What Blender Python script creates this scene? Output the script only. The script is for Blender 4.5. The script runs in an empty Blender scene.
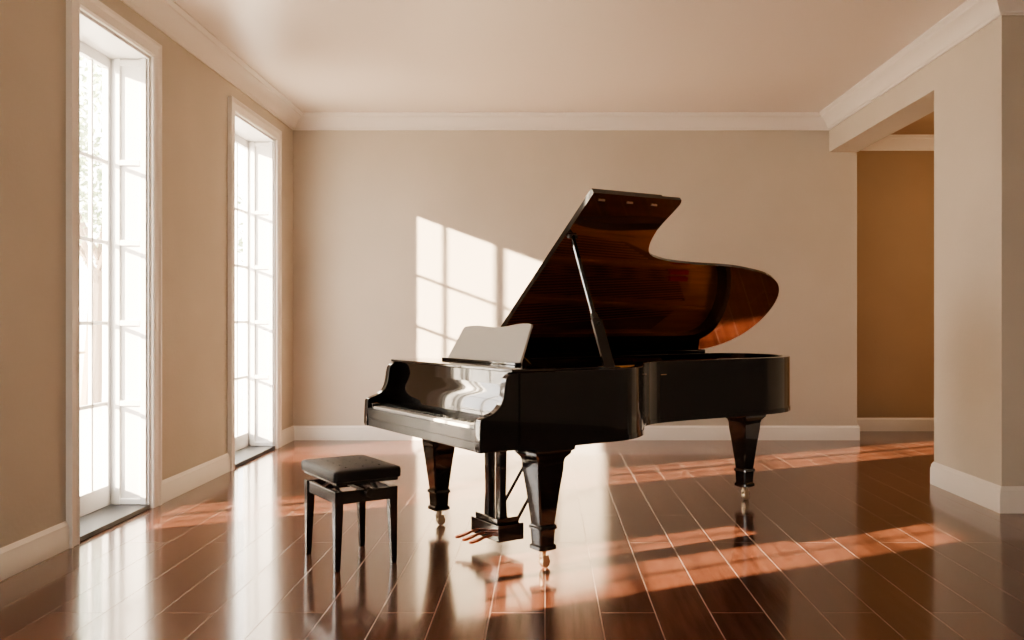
import bpy, bmesh, math, random
from mathutils import Vector, Matrix
random.seed(3)
scene = bpy.context.scene
COL = scene.collection

# ------------------------------------------------------------ helpers
def link(o, parent=None):
    COL.objects.link(o)
    if parent is not None:
        o.parent = parent
    return o

def empty(name, loc=(0,0,0), rot=0.0):
    e = bpy.data.objects.new(name, None)
    e.location = loc
    e.rotation_euler = (0,0,rot)
    e.empty_display_size = 0.2
    return link(e)

def finish(bm, name, mats, parent=None, smooth_angle=35, bevel=0.0, seg=2):
    bmesh.ops.recalc_face_normals(bm, faces=bm.faces)
    ang = math.radians(smooth_angle)
    for f in bm.faces: f.smooth = True
    for e in bm.edges:
        if len(e.link_faces) == 2:
            e.smooth = e.calc_face_angle(0) < ang
        else:
            e.smooth = False
    me = bpy.data.meshes.new(name)
    bm.to_mesh(me); bm.free()
    if not isinstance(mats, (list, tuple)): mats = [mats]
    for m in mats: me.materials.append(m)
    o = bpy.data.objects.new(name, me)
    link(o, parent)
    if bevel > 0:
        md = o.modifiers.new('bevel', 'BEVEL')
        md.width = bevel; md.segments = seg; md.limit_method = 'ANGLE'
        md.angle_limit = math.radians(40)
        md.harden_normals = True
    return o

def add_box(bm, x0, x1, y0, y1, z0, z1, mat=0):
    vs = [bm.verts.new(p) for p in ((x0,y0,z0),(x1,y0,z0),(x1,y1,z0),(x0,y1,z0),
                                    (x0,y0,z1),(x1,y0,z1),(x1,y1,z1),(x0,y1,z1))]
    for idx in ((0,3,2,1),(4,5,6,7),(0,1,5,4),(1,2,6,5),(2,3,7,6),(3,0,4,7)):
        f = bm.faces.new([vs[i] for i in idx]); f.material_index = mat

def boxes(name, lst, mat, parent=None, bevel=0.0, seg=2):
    bm = bmesh.new()
    for b in lst: add_box(bm, *b)
    return finish(bm, name, mat, parent, bevel=bevel, seg=seg)

def loft(bm, rings, cap=True, mat=0):
    R = [[bm.verts.new(p) for p in r] for r in rings]
    n = len(R[0])
    for a, b in zip(R[:-1], R[1:]):
        for i in range(n):
            j = (i+1) % n
            f = bm.faces.new((a[i], a[j], b[j], b[i])); f.material_index = mat
    if cap:
        f = bm.faces.new(list(reversed(R[0]))); f.material_index = mat
        f = bm.faces.new(R[-1]); f.material_index = mat

def tube(bm, p0, p1, r0, r1=None, n=12, mat=0):
    if r1 is None: r1 = r0
    p0 = Vector(p0); p1 = Vector(p1)
    d = (p1-p0).normalized()
    up = Vector((0,0,1)) if abs(d.z) < .9 else Vector((1,0,0))
    s = d.cross(up).normalized(); t = d.cross(s)
    rings = []
    for p, r in ((p0,r0),(p1,r1)):
        rings.append([p + s*math.cos(2*math.pi*i/n)*r + t*math.sin(2*math.pi*i/n)*r for i in range(n)])
    loft(bm, rings, True, mat)

def bar(bm, p0, p1, w, h, mat=0, side=None):
    """rectangular bar between two points"""
    p0 = Vector(p0); p1 = Vector(p1)
    d = (p1-p0).normalized()
    s = Vector(side).normalized() if side else d.cross(Vector((0,0,1))).normalized()
    t = d.cross(s).normalized()
    rings = [[p + s*a*w/2 + t*b*h/2 for a, b in ((-1,-1),(1,-1),(1,1),(-1,1))] for p in (p0,p1)]
    loft(bm, rings, True, mat)

def offsets(path, closed):
    P = [Vector(p) for p in path]; n = len(P); out = []
    for i in range(n):
        a = P[(i-1) % n] if (closed or i > 0) else None
        b = P[(i+1) % n] if (closed or i < n-1) else None
        ds = []
        if a is not None: ds.append((P[i]-a).normalized())
        if b is not None: ds.append((b-P[i]).normalized())
        ns = [Vector((d.y, -d.x)) for d in ds]
        if len(ns) == 1: out.append(ns[0])
        else:
            m = (ns[0]+ns[1])
            m.normalize()
            out.append(m / max(0.3, m.dot(ns[0])))
    return P, out

def sweep(name, path, profile, mat, parent=None, closed=False, smooth_angle=25, bevel=0):
    """profile: closed list of (offset to right of travel, z)"""
    P, N = offsets(path, closed)
    bm = bmesh.new()
    R = [[bm.verts.new((p.x+n.x*o, p.y+n.y*o, z)) for o, z in profile] for p, n in zip(P, N)]
    m = len(profile); k = len(R)
    for i in range(k if closed else k-1):
        a = R[i]; b = R[(i+1) % k]
        for j in range(m):
            jj = (j+1) % m
            bm.faces.new((a[j], b[j], b[jj], a[jj]))
    if not closed:
        bm.faces.new(R[0]); bm.faces.new(list(reversed(R[-1])))
    return finish(bm, name, mat, parent, smooth_angle, bevel)

def catmull(pts, sub=5, closed=False):
    n = len(pts); out = []
    P = [Vector(p) for p in pts]
    rng = range(n if closed else n-1)
    for i in rng:
        p1 = P[i]; p2 = P[(i+1) % n]
        p0 = P[(i-1) % n] if closed or i > 0 else p1
        p3 = P[(i+2) % n] if closed or i+2 < n else p2
        for s in range(sub):
            t = s/sub
            out.append(0.5*((2*p1)+(p2-p0)*t+(2*p0-5*p1+4*p2-p3)*t*t+(-p0+3*p1-3*p2+p3)*t**3))
    if not closed: out.append(P[-1])
    return [tuple(p) for p in out]

def prism(bm, pts, f0, f1, mat0=0, mat1=0, mats=0):
    """pts 2D polygon; f0/f1 map a 2D point to 3D for the two caps"""
    A = [bm.verts.new(f0(p)) for p in pts]; B = [bm.verts.new(f1(p)) for p in pts]
    n = len(pts)
    f = bm.faces.new(A); f.material_index = mat0
    f = bm.faces.new(list(reversed(B))); f.material_index = mat1
    for i in range(n):
        j = (i+1) % n
        f = bm.faces.new((A[j], A[i], B[i], B[j])); f.material_index = mats

# ------------------------------------------------------------ materials
def new_mat(name):
    m = bpy.data.materials.new(name); m.use_nodes = True
    nt = m.node_tree; b = nt.nodes['Principled BSDF']
    return m, nt, b

def simple(name, col, rough=.5, metal=0, coat=0, bump=0, bscale=60, var=0.0, coat_rough=.03, spec=.5):
    m, nt, b = new_mat(name)
    b.inputs['Base Color'].default_value = (*col, 1)
    b.inputs['Roughness'].default_value = rough
    b.inputs['Metallic'].default_value = metal
    b.inputs['Coat Weight'].default_value = coat
    b.inputs['Coat Roughness'].default_value = coat_rough
    b.inputs['Specular IOR Level'].default_value = spec
    tc = nt.nodes.new('ShaderNodeTexCoord')
    nz = nt.nodes.new('ShaderNodeTexNoise')
    nz.inputs['Scale'].default_value = bscale; nz.inputs['Detail'].default_value = 4
    nt.links.new(tc.outputs['Object'], nz.inputs['Vector'])
    if var > 0:
        nz2 = nt.nodes.new('ShaderNodeTexNoise'); nz2.inputs['Scale'].default_value = 1.7
        nt.links.new(tc.outputs['Object'], nz2.inputs['Vector'])
        r = nt.nodes.new('ShaderNodeValToRGB')
        r.color_ramp.elements[0].position = .3; r.color_ramp.elements[1].position = .7
        r.color_ramp.elements[0].color = (*[c*(1-var) for c in col], 1)
        r.color_ramp.elements[1].color = (*[min(1, c*(1+var)) for c in col], 1)
        nt.links.new(nz2.outputs['Fac'], r.inputs['Fac'])
        nt.links.new(r.outputs['Color'], b.inputs['Base Color'])
    if bump > 0:
        bp = nt.nodes.new('ShaderNodeBump'); bp.inputs['Strength'].default_value = bump
        bp.inputs['Distance'].default_value = .01
        nt.links.new(nz.outputs['Fac'], bp.inputs['Height'])
        nt.links.new(bp.outputs['Normal'], b.inputs['Normal'])
    return m

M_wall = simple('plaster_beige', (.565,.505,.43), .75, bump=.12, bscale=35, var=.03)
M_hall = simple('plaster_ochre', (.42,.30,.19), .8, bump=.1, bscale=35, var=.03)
M_ceil = simple('ceiling_paint', (.80,.71,.63), .36, bump=.03, bscale=20)
M_trim = simple('trim_white', (.84,.79,.73), .4)
M_white = simple('window_white', (.80,.79,.78), .35)
M_stone = simple('sill_stone', (.035,.037,.043), .45, var=.1)
M_black = simple('piano_black_lacquer', (.004,.0035,.0035), .06, coat=.6, coat_rough=.02)
M_satin = simple('black_satin_wood', (.006,.005,.005), .25, coat=.3, coat_rough=.15)
M_leather = simple('black_leather', (.008,.007,.007), .45, bump=.25, bscale=180, spec=.3)
M_slip = simple('keyslip_satin_black', (.006,.005,.005), .30, spec=.4)
M_brass = simple('brass', (.66,.55,.40), .3, metal=1)
M_steel = simple('dark_steel', (.10,.095,.09), .3, metal=1)
M_ivory = simple('key_white', (.62,.60,.55), .25, coat=.2)
M_ebony = simple('key_black', (.01,.01,.01), .25)
M_plate = simple('gold_plate', (.80,.45,.18), .32, metal=.8)
M_copper = simple('copper_strings', (.9,.5,.28), .3, metal=1)
M_sound = simple('spruce_soundboard', (.34,.15,.07), .4, var=.15)
M_felt = simple('red_felt', (.85,.03,.02), .9, bump=.2, bscale=200)
M_desk = simple('desk_lacquer', (.38,.34,.29), .35)
M_pedal = simple('pedal_copper', (.45,.14,.08), .3, metal=1)
M_leaf = simple('leaf', (.26,.34,.20), .6, var=.2)
M_bark = simple('bark', (.25,.19,.14), .9, bump=.5, bscale=20)
M_patio = simple('patio_stone', (.62,.60,.56), .8, var=.05)

# glass
m = bpy.data.materials.new('window_glass'); m.use_nodes = True
nt = m.node_tree; nt.nodes.clear()
o_ = nt.nodes.new('ShaderNodeOutputMaterial'); mx = nt.nodes.new('ShaderNodeMixShader')
tr = nt.nodes.new('ShaderNodeBsdfTransparent'); gl = nt.nodes.new('ShaderNodeBsdfGlossy')
gl.inputs['Roughness'].default_value = .02
mx.inputs[0].default_value = .06
nt.links.new(tr.outputs[0], mx.inputs[1]); nt.links.new(gl.outputs[0], mx.inputs[2])
nt.links.new(mx.outputs[0], o_.inputs[0])
M_glass = m

# lid inside: polished mahogany
m, nt, b = new_mat('polished_mahogany')
tc = nt.nodes.new('ShaderNodeTexCoord'); mp = nt.nodes.new('ShaderNodeMapping')
mp.inputs['Scale'].default_value = (.6, 9, 9)
nz = nt.nodes.new('ShaderNodeTexNoise'); nz.inputs['Scale'].default_value = 3; nz.inputs['Detail'].default_value = 6
r = nt.nodes.new('ShaderNodeValToRGB')
r.color_ramp.elements[0].position = .3; r.color_ramp.elements[0].color = (.22,.105,.072,1)
r.color_ramp.elements[1].position = .75; r.color_ramp.elements[1].color = (.38,.20,.14,1)
nt.links.new(tc.outputs['Object'], mp.inputs['Vector']); nt.links.new(mp.outputs[0], nz.inputs['Vector'])
nt.links.new(nz.outputs['Fac'], r.inputs['Fac']); nt.links.new(r.outputs[0], b.inputs['Base Color'])
b.inputs['Metallic'].default_value = .9
b.inputs['Roughness'].default_value = .05; b.inputs['Coat Weight'].default_value = 1; b.inputs['Coat Roughness'].default_value = .02
M_mahog = m

# floor planks
m, nt, b = new_mat('floor_planks')
N = nt.nodes; L = nt.links
tc = N.new('ShaderNodeTexCoord'); sx = N.new('ShaderNodeSeparateXYZ'); cx = N.new('ShaderNodeCombineXYZ')
L.new(tc.outputs['Object'], sx.inputs[0])
L.new(sx.outputs['Y'], cx.inputs['X']); L.new(sx.outputs['X'], cx.inputs['Y'])
br = N.new('ShaderNodeTexBrick')
br.offset = .37; br.offset_frequency = 2
br.inputs['Scale'].default_value = 1
br.inputs['Brick Width'].default_value = 1.9
br.inputs['Row Height'].default_value = .235
br.inputs['Mortar Size'].default_value = .0028
br.inputs['Mortar Smooth'].default_value = .5
br.inputs['Color1'].default_value = (.0,.0,.0,1); br.inputs['Color2'].default_value = (1,1,1,1)
br.inputs['Mortar'].default_value = (.5,.5,.5,1)
L.new(cx.outputs[0], br.inputs['Vector'])
mp = N.new('ShaderNodeMapping'); mp.inputs['Scale'].default_value = (.8, 12, 1)
L.new(cx.outputs[0], mp.inputs['Vector'])
nz = N.new('ShaderNodeTexNoise'); nz.inputs['Scale'].default_value = 2.0; nz.inputs['Detail'].default_value = 7; nz.inputs['Roughness'].default_value = .6
L.new(mp.outputs[0], nz.inputs['Vector'])
r = N.new('ShaderNodeValToRGB')
r.color_ramp.elements[0].position = .25; r.color_ramp.elements[0].color = (.060,.020,.012,1)
r.color_ramp.elements[1].position = .85; r.color_ramp.elements[1].color = (.165,.066,.040,1)
mixf = N.new('ShaderNodeMath'); mixf.operation = 'MULTIPLY_ADD'
L.new(br.outputs['Color'], mixf.inputs[0]); mixf.inputs[1].default_value = .25
sub = N.new('ShaderNodeMath'); sub.operation = 'SUBTRACT'; L.new(nz.outputs['Fac'], sub.inputs[0]); sub.inputs[1].default_value = .1
L.new(sub.outputs[0], mixf.inputs[2]); L.new(mixf.outputs[0], r.inputs['Fac'])
mc = N.new('ShaderNodeMix'); mc.data_type = 'RGBA'
L.new(br.outputs['Fac'], mc.inputs['Factor']); L.new(r.outputs[0], mc.inputs[6]); mc.inputs[7].default_value = (.27,.20,.165,1)  # seams coloured lighter than the planks: painted glint of the bevelled edges
L.new(mc.outputs[2], b.inputs['Base Color'])
rr = N.new('ShaderNodeMapRange'); L.new(nz.outputs['Fac'], rr.inputs[0]); rr.inputs[3].default_value = .12; rr.inputs[4].default_value = .22
L.new(rr.outputs[0], b.inputs['Roughness'])
inv = N.new('ShaderNodeMath'); inv.operation = 'SUBTRACT'; inv.inputs[0].default_value = 1; L.new(br.outputs['Fac'], inv.inputs[1])
bp = N.new('ShaderNodeBump'); bp.inputs['Strength'].default_value = .6; bp.inputs['Distance'].default_value = .004
L.new(inv.outputs[0], bp.inputs['Height'])
bp2 = N.new('ShaderNodeBump'); bp2.inputs['Strength'].default_value = .05; bp2.inputs['Distance'].default_value = .003
L.new(nz.outputs['Fac'], bp2.inputs['Height']); L.new(bp.outputs[0], bp2.inputs['Normal'])
L.new(bp2.outputs[0], b.inputs['Normal'])
b.inputs['Coat Weight'].default_value = .4; b.inputs['Coat Roughness'].default_value = .08
M_floor = m

# ------------------------------------------------------------ room
H = 3.38; XL = -2.625; YB = 9.27; XR = 2.96; TH = .30
YR = -3.0; XE = 6.0
# (y0, y1, top, sill)
wins = [(4.98,5.915,3.0,0),(7.464,8.65,3.0,0),(2.35,3.55,2.04,.80)]
boxes('floor', [(XL-TH, XE+.2, YR-.2, 10.3, -.12, 0)], M_floor)
boxes('ceiling', [(XL-TH, XE+.2, YR-.2, 10.3, H, H+.12)], M_ceil)
ws = sorted(wins)
segs = []; y = YR-.2
for a, b_, top, sill in ws:
    segs.append((XL-TH, XL, y, a, 0, H)); segs.append((XL-TH, XL, a, b_, top, H)); y = b_
    if sill > 0: segs.append((XL-TH, XL, a, b_, 0, sill))
segs.append((XL-TH, XL, y, YB+.2, 0, H))
boxes('wall_left', segs, M_wall)
boxes('wall_back', [(XL, 3.25, YB, YB+.2, 0, H)], M_wall)
boxes('wall_right', [(XR, XR+.3, 5.77, 6.77, 0, H), (XR, XR+.3, 6.77, YB, 3.0, H), (XR+.3, XE, 5.77, 5.97, 0, H)], M_wall)
boxes('wall_side', [(XE, XE+.2, YR-.2, 5.97, 0, H)], M_wall)
RX0, RX1 = -1.6, .1  # invented opening in the unseen rear wall, admits sky fill
boxes('wall_rear', [(XL, RX0, YR-.2, YR, 0, H), (RX1, XE, YR-.2, YR, 0, H), (RX0, RX1, YR-.2, YR, 0, .1), (RX0, RX1, YR-.2, YR, 2.8, H)], M_wall)
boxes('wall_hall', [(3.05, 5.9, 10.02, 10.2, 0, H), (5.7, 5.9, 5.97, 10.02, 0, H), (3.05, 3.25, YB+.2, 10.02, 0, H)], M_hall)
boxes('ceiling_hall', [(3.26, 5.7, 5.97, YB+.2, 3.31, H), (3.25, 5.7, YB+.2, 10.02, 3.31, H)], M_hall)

crown = [(0,H-.155),(.014,H-.155),(.018,H-.140),(.030,H-.132),(.036,H-.118),(.050,H-.096),(.072,H-.070),(.100,H-.050),
         (.118,H-.042),(.122,H-.028),(.140,H-.020),(.150,H-.012),(.150,H),(0,H)]
sweep('trim_1', [(XL,YR),(XL,YB),(XR,YB),(XR,5.77),(XE,5.77)], crown, M_trim, smooth_angle=30)
hc = [(o*.9, z-.07) for o, z in crown]
sweep('trim_2', [(3.25,10.02),(5.7,10.02),(5.7,5.97)], hc, M_trim, smooth_angle=30)
bb = [(0,0),(.022,0),(.022,.105),(.017,.118),(.017,.128),(.010,.140),(.004,.150),(0,.150)]
k = 0
edges = [YR]
for a, b_, top, sill in ws:
    if sill == 0: edges += [a-.11, b_+.11]
edges.append(YB)
par = empty('baseboard_left')
for i in range(0, len(edges), 2):
    k += 1
    sweep('board_%d' % k, [(XL,edges[i]),(XL,edges[i+1])], bb, M_trim, par)
sweep('baseboard_back', [(XL,YB),(3.272,YB)], bb, M_trim)
bbr = [(o, z*1.15) for o, z in bb]
sweep('baseboard_right', [(3.26,6.77),(XR,6.77),(XR,5.77),(XE,5.77)], bbr, M_trim)
sweep('baseboard_hall', [(3.25,10.02),(5.7,10.02)], bb, M_trim)

# windows -------------------------------------------------------
def window(idx, y0, y1, TOP, Z0, vm, s=.036):
    W = empty('window_%d' % idx, (0,0,0))
    cw = .105
    prof = [(0,0),(0,.022),(.015,.030),(.03,.024),(.07,.026),(.085,.036),(cw,.036),(cw,0)]
    bm = bmesh.new()
    path = [(y0,Z0),(y0,TOP),(y1,TOP),(y1,Z0)]
    out = [(-1,0),(-1,1),(1,1),(1,0)]
    R = [[bm.verts.new((XL+h, p[0]+o[0]*d, p[1]+o[1]*d)) for d, h in prof] for p, o in zip(path, out)]
    for a, b_ in zip(R[:-1], R[1:]):
        for j in range(len(prof)):
            jj = (j+1) % len(prof); bm.faces.new((a[j], b_[j], b_[jj], a[jj]))
    bm.faces.new(R[0]); bm.faces.new(list(reversed(R[-1])))
    finish(bm, 'casing', M_trim, W, 25)
    t = .02
    xo = XL-TH
    boxes('jamb', [(xo, XL+.002, y0, y0+t, Z0, TOP), (xo, XL+.002, y1-t, y1, Z0, TOP), (xo, XL+.002, y0+t, y1-t, TOP-t, TOP)], M_white, W)
    boxes('sill', [(xo, XL+.01, y0+t, y1-t, Z0+.001, Z0+.03)], M_stone, W, bevel=.003)
    lst = []
    zr = [z for z in [.05,.70,1.23,1.76,2.29,2.95] if z < TOP and z > Z0]
    for yy0, yy1 in ((y0+t, y0+t+.016), (y1-t-.016, y1-t)):
        lst.append((xo+.075, xo+.115, yy0, yy1, Z0+.03, TOP-t)); lst.append((XL-.05, XL-.012, yy0, yy1, Z0+.03, TOP-t))
        for z in zr: lst.append((xo+.115, XL-.05, yy0, yy1, z-.018, z+.018))
    boxes('reveal_panels', lst, M_white, W, bevel=.003)
    x0 = xo+.01; x1 = xo+.05
    ym = (y0+y1)/2
    for k, (a, b_) in enumerate(((y0+t, ym), (ym, y1-t))):
        lst = [(x0,x1,a,a+s,Z0+.03,TOP-t),(x0,x1,b_-s,b_,Z0+.03,TOP-t),(x0,x1,a+s,b_-s,Z0+.03,Z0+.16),(x0,x1,a+s,b_-s,TOP-t-.07,TOP-t)]
        for z in (.70,1.23,1.76,2.29):
            if z < TOP-.2 and z > Z0+.2: lst.append((x0+.008,x1-.008,a+s,b_-s,z-.012,z+.012))
        wv = (b_-a-2*s)/(vm+1)
        for q in range(vm):
            yc = a+s+wv*(q+1)
            lst.append((x0+.008,x1-.008,yc-.010,yc+.010,Z0+.16,TOP-t-.07))
        boxes('leaf_%d' % (k+1), lst, M_white, W, bevel=.002, seg=1)
        boxes('glass_%d' % (k+1), [(x0+.018,x0+.021,a+s,b_-s,Z0+.16,TOP-t-.07)], M_glass, W)
    bm = bmesh.new()
    hz = 1.05 if Z0 == 0 else Z0+.5
    tube(bm, (x1, ym+.02, hz), (x1+.04, ym+.02, hz), .008)
    tube(bm, (x1+.04, ym+.03, hz), (x1+.04, ym-.07, hz), .008)
    finish(bm, 'handle', M_brass, W)
    return W
window(1, *wins[0], 1)
window(2, *wins[1], 1, .022)
window(3, *wins[2], 1)
W = empty('window_4')  # added window behind the camera, there only to let in fill light
lst = []
wd = (RX1-RX0)/2
for i in range(2):
    xa = RX0+i*wd
    lst += [(xa, xa+.05, YR-.13, YR-.07, .1, 2.8), (xa+wd-.05, xa+wd, YR-.13, YR-.07, .1, 2.8)]
    for z in (.1, 1.0, 1.9, 2.74): lst.append((xa+.05, xa+wd-.05, YR-.12, YR-.08, z, z+.06))
boxes('frame', lst, M_white, W)

# outside
bm = bmesh.new(); add_box(bm, -60, 60, -60, 60, -.3, -.14)
finish(bm, 'ground', M_patio)
T = empty('tree', (-7.4, 14.5, -.14))
bm = bmesh.new()
tube(bm, (0,0,0), (.1,.05,2.2), .16, .11, 10)
for i in range(9):
    a = i*2.4; tube(bm, (.1,.05,1.7+.1*i), (.1+1.2*math.cos(a), .05+1.2*math.sin(a), 3.1+.22*i), .05, .02, 6)
finish(bm, 'trunk', M_bark, T)
bm = bmesh.new()
for c in range(34):
    cc = Vector((random.gauss(0,.9), random.gauss(0,.9), 3.7+random.gauss(0,1.1)))
    for i in range(130):
        p = cc + Vector((random.gauss(0,.33), random.gauss(0,.33), random.gauss(0,.28)))
        a = Vector((random.gauss(0,1),random.gauss(0,1),random.gauss(0,1))).normalized()*.07
        b_ = a.cross(Vector((random.random(),random.random(),random.random()))).normalized()*.035
        bm.faces.new([bm.verts.new(p-a), bm.verts.new(p+b_), bm.verts.new(p+a), bm.verts.new(p-b_)])
finish(bm, 'foliage', M_leaf, T)

# hall lamp (ceiling fixture)
Lm = empty('ceiling_lamp', (4.6, 8.2, 3.31))
bm = bmesh.new(); tube(bm, (0,0,0), (0,0,-.03), .10, .10, 24); tube(bm, (0,0,-.03), (0,0,-.09), .17, .14, 24)
finish(bm, 'fixture', M_brass, Lm)
ld = bpy.data.lights.new('bulb', 'POINT'); ld.energy = 33; ld.color = (1,.70,.42); ld.shadow_soft_size = .12
lo = bpy.data.objects.new('bulb', ld); lo.location = (0,0,-.9); link(lo, Lm)

# ------------------------------------------------------------ grand piano
ROT = math.atan2(.562, .827)
P = empty('grand_piano', (-.348, 4.983, 0), ROT)
BT, BS = -.74, .62          # treble / spine side
ZB, ZT = .63, 1.0
front_a = -.24
core = [(.10,BT),(.25,BT),(.40,-.735),(.52,-.70),(.64,-.62),(.74,-.51),(.84,-.39),(.95,-.295),(1.10,-.245),(1.35,-.235),(1.70,-.26),
        (2.0,-.275),(2.18,-.255),(2.33,-.19),(2.46,-.07),(2.55,.09),(2.57,.26),(2.54,.41),(2.46,.53),(2.33,.60),(2.15,BS),(1.9,BS)]
outline = [(front_a,BT)] + catmull(core, 4) + [(front_a,BS)]
rimprof = [(0,ZB),(0,ZT),(-.05,ZT),(-.05,ZB)]
sweep('rim', outline, rimprof, M_black, P, closed=True, smooth_angle=30, bevel=.005)
sweep('rim_moulding', outline, [(.004,ZB-.004),(.004,ZB+.022),(-.01,ZB+.022),(-.01,ZB-.004)], M_black, P, closed=True, smooth_angle=30)
Pp, Nn = offsets(outline, True)
inner = [(p.x-n.x*.045, p.y-n.y*.045) for p, n in zip(Pp, Nn)]
bm = bmesh.new(); prism(bm, inner, lambda p: (p[0],p[1],.66), lambda p: (p[0],p[1],.69)); finish(bm, 'soundboard', M_mahog, P)
bm = bmesh.new(); prism(bm, inner, lambda p: (p[0],p[1],.885), lambda p: (p[0],p[1],.90)); finish(bm, 'plate', M_plate, P)
bm = bmesh.new()
for (a0,b0,a1,b1) in ((.18,-.45,.80,-.36),(.18,-.2,1.6,-.13),(.18,.05,2.3,.05),(.18,.3,2.4,.38),(.18,-.62,.55,-.6)):
    bar(bm, (a0,b0,.925), (a1,b1,.925), .03, .04)
add_box(bm, .12,.20, BT+.05, BS-.05, .90,.945)
finish(bm, 'plate_struts', M_plate, P, bevel=.006)
bm = bmesh.new()
ns = 64
for i in range(ns):
    t = i/(ns-1); b0 = BT+.08+t*(BS-BT-.16)
    if b0 < -.28:
        a1 = .42+ (b0-BT)/( -.28-BT)*.45; b1 = b0+.02
    else:
        s = (b0+.28)/(BS-.08+.28); a1 = 1.15+1.25*min(1, s*1.6) if s < .6 else 2.25 - (s-.6)*.4
        b1 = b0 + .04 if s < .5 else b0 - .12
    zz = .918 if b0 < .25 else .93
    bar(bm, (.10,b0,zz), (a1,b1,zz), .007, .004)
finish(bm, 'strings', M_copper, P)
def quadslab(bm, pts, z0, z1):
    prism(bm, pts, lambda p: (p[0],p[1],z0), lambda p: (p[0],p[1],z1))
bm = bmesh.new()
quadslab(bm, [(.52,-.56),(.56,-.63),(.72,-.46),(.76,-.37)], .898, .904)
quadslab(bm, [(.52,-.40),(.80,-.32),(1.05,-.17),(.52,-.22)], .898, .904)
quadslab(bm, [(.52,-.17),(1.55,-.10),(1.95,.02),(.52,.02)], .898, .904)
quadslab(bm, [(.52,.08),(2.05,.08),(2.2,.32),(.52,.28)], .898, .904)
quadslab(bm, [(.52,.34),(2.1,.40),(1.9,.54),(.52,.54)], .898, .904)
finish(bm, 'plate_openings', M_sound, P)
bm = bmesh.new()
for i in range(88):
    t = i/87; b0 = BT+.08+t*(BS-BT-.16)
    for q in range(2):
        tube(bm, (.0+.04*q+(i%3)*.008, b0, .90), (.0+.04*q+(i%3)*.008, b0, .935), .003, .003, 6)
finish(bm, 'tuning_pins', M_steel, P)
lst = [(1.98,2.16,-.17+.05*i,-.17+.05*i+.034,.905,.940) for i in range(7)]
boxes('felt_strips', lst, M_felt, P)
boxes('dampers', [(.44,.47,-.60+.021*i,-.60+.021*i+.012,.93,.965) for i in range(54)], M_ebony, P)

# keybed, keyslip, cheeks
boxes('keybed', [(-.440, front_a+.02, BT+.002, BS-.002, ZB, .69)], M_slip, P, bevel=.005)
boxes('keyslip', [(-.443, -.427, BT+.046, BS-.046, .675, .735)], M_slip, P, bevel=.004)
cheek = catmull([(-.445,.760),(-.44,.785),(-.41,.800),(-.37,.815),(-.335,.845),(-.318,.89),(-.31,.94),(-.30,.975),(-.275,.995),(front_a,1.0)], 4)
cheek = cheek + [(front_a+.02,1.0),(front_a+.02,ZB),(-.445,ZB),(-.45,.65)]
for nm, b0, b1 in (('cheek_treble', BT, BT+.045), ('cheek_bass', BS-.045, BS)):
    bm = bmesh.new(); prism(bm, cheek, lambda p: (p[0],b0,p[1]), lambda p: (p[0],b1,p[1])); finish(bm, nm, M_black, P, 30, bevel=.004)
boxes('key_blocks', [(-.43,-.27,BT+.045,BT+.085,.69,.765),(-.43,-.27,BS-.085,BS-.045,.69,.765)], M_black, P, bevel=.004)
kb0 = BT+.087; kb1 = BS-.087; kw = (kb1-kb0)/52
boxes('white_keys', [(-.425,-.27,kb1-kw*(i+1)+.0006,kb1-kw*i-.0006,.71,.748) for i in range(52)], M_ivory, P, bevel=.0015, seg=1)
lst = []
for i in range(51):
    n = (i+5) % 7
    if n in (0,1,3,4,5):
        yc = kb1-kw*(i+1); lst.append((-.375,-.27,yc-.006,yc+.006,.74,.762))
boxes('black_keys', lst, M_ebony, P, bevel=.002)
boxes('key_felt', [(-.276,-.268,kb0,kb1,.74,.752)], M_felt, P)
fb = catmull([(-.272,.752),(-.270,.80),(-.262,.86),(-.245,.915),(-.235,.955),(-.232,.975)], 4)
fb = fb + [(-.20,.975),(-.20,.752)]
bm = bmesh.new(); prism(bm, fb, lambda p: (p[0],BT+.046,p[1]), lambda p: (p[0],BS-.046,p[1])); finish(bm, 'fallboard', M_black, P, 30)
boxes('front_shelf', [(-.275,-.02,BT-.004,BS+.004,1.0,1.016)], M_black, P, bevel=.005)
boxes('shelf_arms', [(-.02,.33,BT+.05,BT+.22,.99,1.008),(-.02,.33,BS-.22,BS-.05,.99,1.008)], M_black, P, bevel=.004)
# music desk
def deskpt(p, off):
    b_, h = p
    return (-.03+h*.45+off, b_, 1.018+h)
dk = [(-.42,.0),(-.2,0),(.1,0),(.36,.0),(.365,.02),(.33,.14),(.315,.185),(.27,.196),(.16,.200),(.0,.192),(-.14,.196),(-.28,.212),(-.37,.212),(-.40,.20),(-.405,.16),(-.425,.02)]
dk = catmull(dk, 4, closed=True)
bm = bmesh.new(); prism(bm, dk, lambda p: deskpt(p,0), lambda p: deskpt(p,.012)); finish(bm, 'music_desk', M_desk, P, 30)
boxes('desk_ledge', [(-.065,-.025,-.44,.37,1.016,1.030)], M_black, P, bevel=.003)
bm = bmesh.new()
for b_ in (-.25,.18): bar(bm, (.04,b_,1.12), (.16,b_,1.012), .012, .008)
finish(bm, 'desk_struts', M_black, P)

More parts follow.
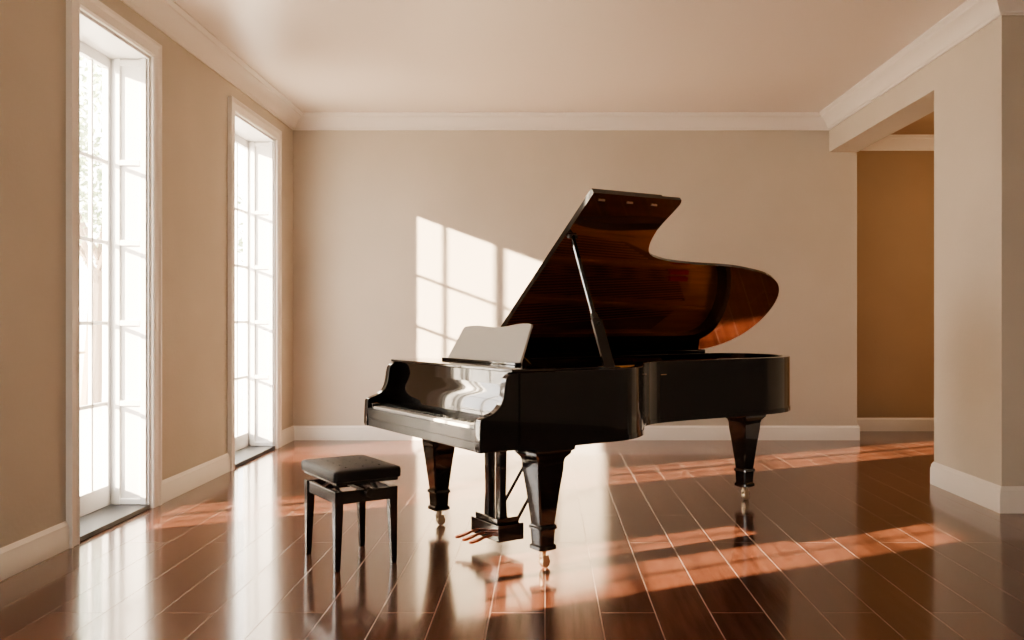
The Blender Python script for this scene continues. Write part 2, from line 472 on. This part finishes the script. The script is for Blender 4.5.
# lid
TH_L = math.radians(38.6); cs, sn = math.cos(TH_L), math.sin(TH_L); HB = .68; HZ = 1.02
def lid3(a, r, h=0):
    return (a, HB - r*cs + h*sn, HZ + r*sn + h*cs)
lp = [(1.055,1.505),(1.068,1.47),(1.060,1.40),(1.045,1.30),(1.045,1.20),(1.07,1.10),(1.13,1.02),(1.27,.975),(1.45,.955),(1.65,.948),(1.88,.945),(2.10,.920),
      (2.32,.875),(2.50,.79),(2.62,.66),(2.68,.50),(2.68,.33),(2.62,.18),(2.50,.07),(2.34,.01),(2.2,0)]
lo_ = [(.42,1.475),(.80,1.48)] + catmull([(a, r-.02 if r > 1.2 else r) for a, r in lp], 4) + [(.42,0)]
bm = bmesh.new(); prism(bm, lo_, lambda p: lid3(p[0],p[1],0), lambda p: lid3(p[0],p[1],.022), 1, 0, 0)
finish(bm, 'lid', [M_black, M_mahog], P, 30)
fl = [(.425,.0),(.425,1.47),(.93,1.475),(.93,.0)]
bm = bmesh.new(); prism(bm, fl, lambda p: lid3(p[0],p[1],.024), lambda p: lid3(p[0],p[1],.040)); finish(bm, 'lid_front_flap', M_black, P)
bm = bmesh.new()
for a in (.5,.7,.88): tube(bm, lid3(a-.02,1.43,-.002), lid3(a+.02,1.43,-.002), .006)
finish(bm, 'lid_hinges', M_brass, P)
bm = bmesh.new()
add_box(bm, .30, 2.30, HB-.085, HB+.016, .955, 1.026)
finish(bm, 'hinge_rail', M_black, P, bevel=.003)
# lid prop
bm = bmesh.new()
b0 = Vector((.36,BT+.06,.985)); t0 = Vector(lid3(.461,1.144,-.004))
d = t0-b0
bar(bm, b0, t0, .022, .018)
bar(bm, b0+Vector((-.0,-.012,0)), b0+d*.36+Vector((0,-.012,0)), .060, .022)
bar(bm, b0+d*.34+Vector((0,-.012,0)), b0+d*.40, .036, .02)
finish(bm, 'lid_prop', M_black, P, bevel=.003)
boxes('prop_block', [(.30,.42,BT+.035,BT+.10,.96,1.006)], M_black, P, bevel=.004)
bm = bmesh.new(); tube(bm, b0+d*.33+Vector((0,-.03,0)), b0+d*.33+Vector((0,.01,0)), .012); tube(bm, t0+Vector((-.03,0,-.005)), t0+Vector((.03,0,-.005)), .012)
finish(bm, 'prop_fittings', M_steel, P)

# legs
def leg(name, a, b_):
    bm = bmesh.new()
    def sq(z, w, c=.008):
        h = w/2; c = min(c, h*.3)
        return [(a+x, b_+y, z) for x, y in ((-h+c,-h),(h-c,-h),(h,-h+c),(h,h-c),(h-c,h),(-h+c,h),(-h,h-c),(-h,-h+c))]
    rings = [sq(ZB+.005,.24),(sq(.604,.24)),sq(.596,.215),sq(.582,.21),sq(.560,.172),sq(.540,.160),sq(.50,.156),sq(.40,.130),sq(.225,.092),sq(.222,.104),sq(.208,.110),
             sq(.203,.110),sq(.198,.096),sq(.125,.088),sq(.118,.104),sq(.100,.104),sq(.094,.08),sq(.088,.055)]
    loft(bm, rings); finish(bm, name, M_black, P, 20)
    bm = bmesh.new()
    tube(bm, (a,b_,.090), (a,b_,.058), .018, .015, 16)
    boxes_l = ((-.019,-.013),(.013,.019))
    for y0_, y1_ in boxes_l: add_box(bm, a-.012, a+.026, b_+y0_, b_+y1_, .020, .064)
    add_box(bm, a-.014, a+.020, b_-.019, b_+.019, .056, .065)
    rings = []
    for yy, rr_ in ((-.011,.022),(-.007,.027),(.007,.027),(.011,.022)):
        rings.append([(a+.013+rr_*math.cos(2*math.pi*i/24), b_+yy, .027+rr_*math.sin(2*math.pi*i/24)) for i in range(24)])
    loft(bm, rings)
    finish(bm, name+'_caster', M_brass, P, 35)
leg('leg_1', 0, -.60); leg('leg_2', 0, .53); leg('leg_3', 2.11, .02)
# lyre
LB = -.12
bm = bmesh.new()
add_box(bm, -.06,.08, LB-.15, LB+.15, .575, ZB+.003)
for s in (-1,1):
    def sqy(z, w, d_): 
        yc = LB+s*.062
        return [(.01-w/2,yc-d_/2,z),(.01+w/2,yc-d_/2,z),(.01+w/2,yc+d_/2,z),(.01-w/2,yc+d_/2,z)]
    loft(bm, [sqy(.58,.05,.055), sqy(.52,.045,.045), sqy(.30,.040,.038), sqy(.16,.05,.05)])
add_box(bm, -.06,.10, LB-.15, LB+.15, .065, .155)
add_box(bm, -.05,.09, LB-.12, LB+.12, .155, .185)
finish(bm, 'lyre', M_black, P, bevel=.005)
bm = bmesh.new()
for s in (-.10,.10): bar(bm, (.08,LB+s,.15), (.42,LB+s,.64), .012, .012)
for s in (-.012,.012): tube(bm, (.01,LB+s,.18), (.01,LB+s,.58), .004)
finish(bm, 'lyre_braces', M_satin, P)
bm = bmesh.new()
for s in (-.075,0,.075):
    rings = []
    for x_, w, z_ in ((-.05,.018,.095),(-.10,.016,.088),(-.14,.030,.078),(-.175,.034,.072),(-.195,.022,.070)):
        rings.append([(x_,LB+s-w/2,z_-.006),(x_,LB+s+w/2,z_-.006),(x_,LB+s+w/2,z_+.006),(x_,LB+s-w/2,z_+.006)])
    loft(bm, rings)
finish(bm, 'pedals', M_pedal, P, 60, bevel=.003)

# ------------------------------------------------------------ bench
B = empty('piano_bench', (-1.023, 4.67, 0), ROT)
bm = bmesh.new()
def rr(z, hx, hy, c=.02):
    pts = []
    for sx_, sy_, a0 in ((1,1,0),(-1,1,90),(-1,-1,180),(1,-1,270)):
        for i in range(5):
            a = math.radians(a0+i*22.5); pts.append((sx_*(hx-c)+c*math.cos(a), sy_*(hy-c)+c*math.sin(a), z))
    return pts
loft(bm, [rr(.446,.174,.243),rr(.450,.180,.249),rr(.470,.181,.250),rr(.490,.180,.249),rr(.498,.176,.245),rr(.503,.165,.234,.03),rr(.506,.12,.19,.04),rr(.508,.06,.12,.04)])
finish(bm, 'seat_cushion', M_leather, B, 50)
bm = bmesh.new()
for i in range(3):
    for j in range(-2,3):
        tube(bm, ((i-1)*.09, j*.085, .503), ((i-1)*.09, j*.085, .509), .006, .004, 8)
finish(bm, 'seat_buttons', M_leather, B)
boxes('seat_base', [(-.165,.165,-.235,.235,.430,.447)], M_satin, B, bevel=.003)
boxes('apron', [(-.160,.160,-.225,-.200,.335,.395),(-.160,.160,.200,.225,.335,.395),(-.160,-.138,-.205,.205,.335,.395),(.138,.160,-.205,.205,.335,.395)], M_satin, B, bevel=.003)
bm = bmesh.new()
for x_ in (-.10,.10):
    bar(bm, (x_,-.15,.36), (x_,.05,.436), .018, .008); bar(bm, (x_,.15,.36), (x_,-.05,.436), .018, .008)
tube(bm, (0,-.23,.385), (0,.23,.385), .007)
finish(bm, 'lift_mechanism', M_steel, B)
bm = bmesh.new()
for s in (-1,1):
    tube(bm, (0,s*.225,.385), (0,s*.245,.385), .010, .010, 16); tube(bm, (0,s*.243,.385), (0,s*.268,.385), .026, .022, 20)
finish(bm, 'knobs', M_satin, B, bevel=.003)
k = 0
for sx_ in (-1,1):
    for sy_ in (-1,1):
        k += 1
        bm = bmesh.new()
        def sq(z, w, cx_, cy_): return [(cx_-w/2,cy_-w/2,z),(cx_+w/2,cy_-w/2,z),(cx_+w/2,cy_+w/2,z),(cx_-w/2,cy_+w/2,z)]
        loft(bm, [sq(0,.024,sx_*.152,sy_*.208), sq(.015,.028,sx_*.152,sy_*.208), sq(.30,.042,sx_*.146,sy_*.204), sq(.398,.044,sx_*.146,sy_*.204)])
        finish(bm, 'leg_%d' % k, M_satin, B, 30, bevel=.002)

# ------------------------------------------------------------ light
w = bpy.data.worlds.new('sky'); scene.world = w; w.use_nodes = True
bg = w.node_tree.nodes['Background']
bg.inputs['Color'].default_value = (1.0,.94,.87,1); bg.inputs['Strength'].default_value = 11
sd = bpy.data.lights.new('sun', 'SUN'); sd.energy = 72; sd.color = (1,.81,.58); sd.angle = math.radians(.8)
so = bpy.data.objects.new('sun', sd)
so.rotation_euler = Vector((1,.5,-.369)).to_track_quat('-Z','Y').to_euler()
so.location = (-10,-2,8); link(so)
def portal(name, loc, rot, sx_, sy_):
    l = bpy.data.lights.new(name, 'AREA'); l.shape = 'RECTANGLE'; l.size = sx_; l.size_y = sy_
    l.cycles.is_portal = True
    o = bpy.data.objects.new(name, l); o.location = loc; o.rotation_euler = rot; link(o)
for i, (a, b_, top, sill) in enumerate(wins):
    portal('sky_portal_%d' % (i+1), (XL-TH-.02, (a+b_)/2, (top+sill)/2), Vector((1,0,0)).to_track_quat('-Z','Y').to_euler(), b_-a+.1, top-sill)
portal('sky_portal_4', ((RX0+RX1)/2, YR-.22, 1.45), Vector((0,1,0)).to_track_quat('-Z','Y').to_euler(), RX1-RX0+.1, 2.8)

try:
    scene.view_settings.look = 'AgX - Medium High Contrast'
except Exception as e:
    print('look', e)

# ------------------------------------------------------------ camera
cd = bpy.data.cameras.new('camera'); cd.sensor_width = 36; cd.lens = 890/1024*36
cd.shift_x = -33/1024
co = bpy.data.objects.new('camera', cd); co.location = (0,0,1.25); co.rotation_euler = (math.radians(90),0,0)
link(co); scene.camera = co
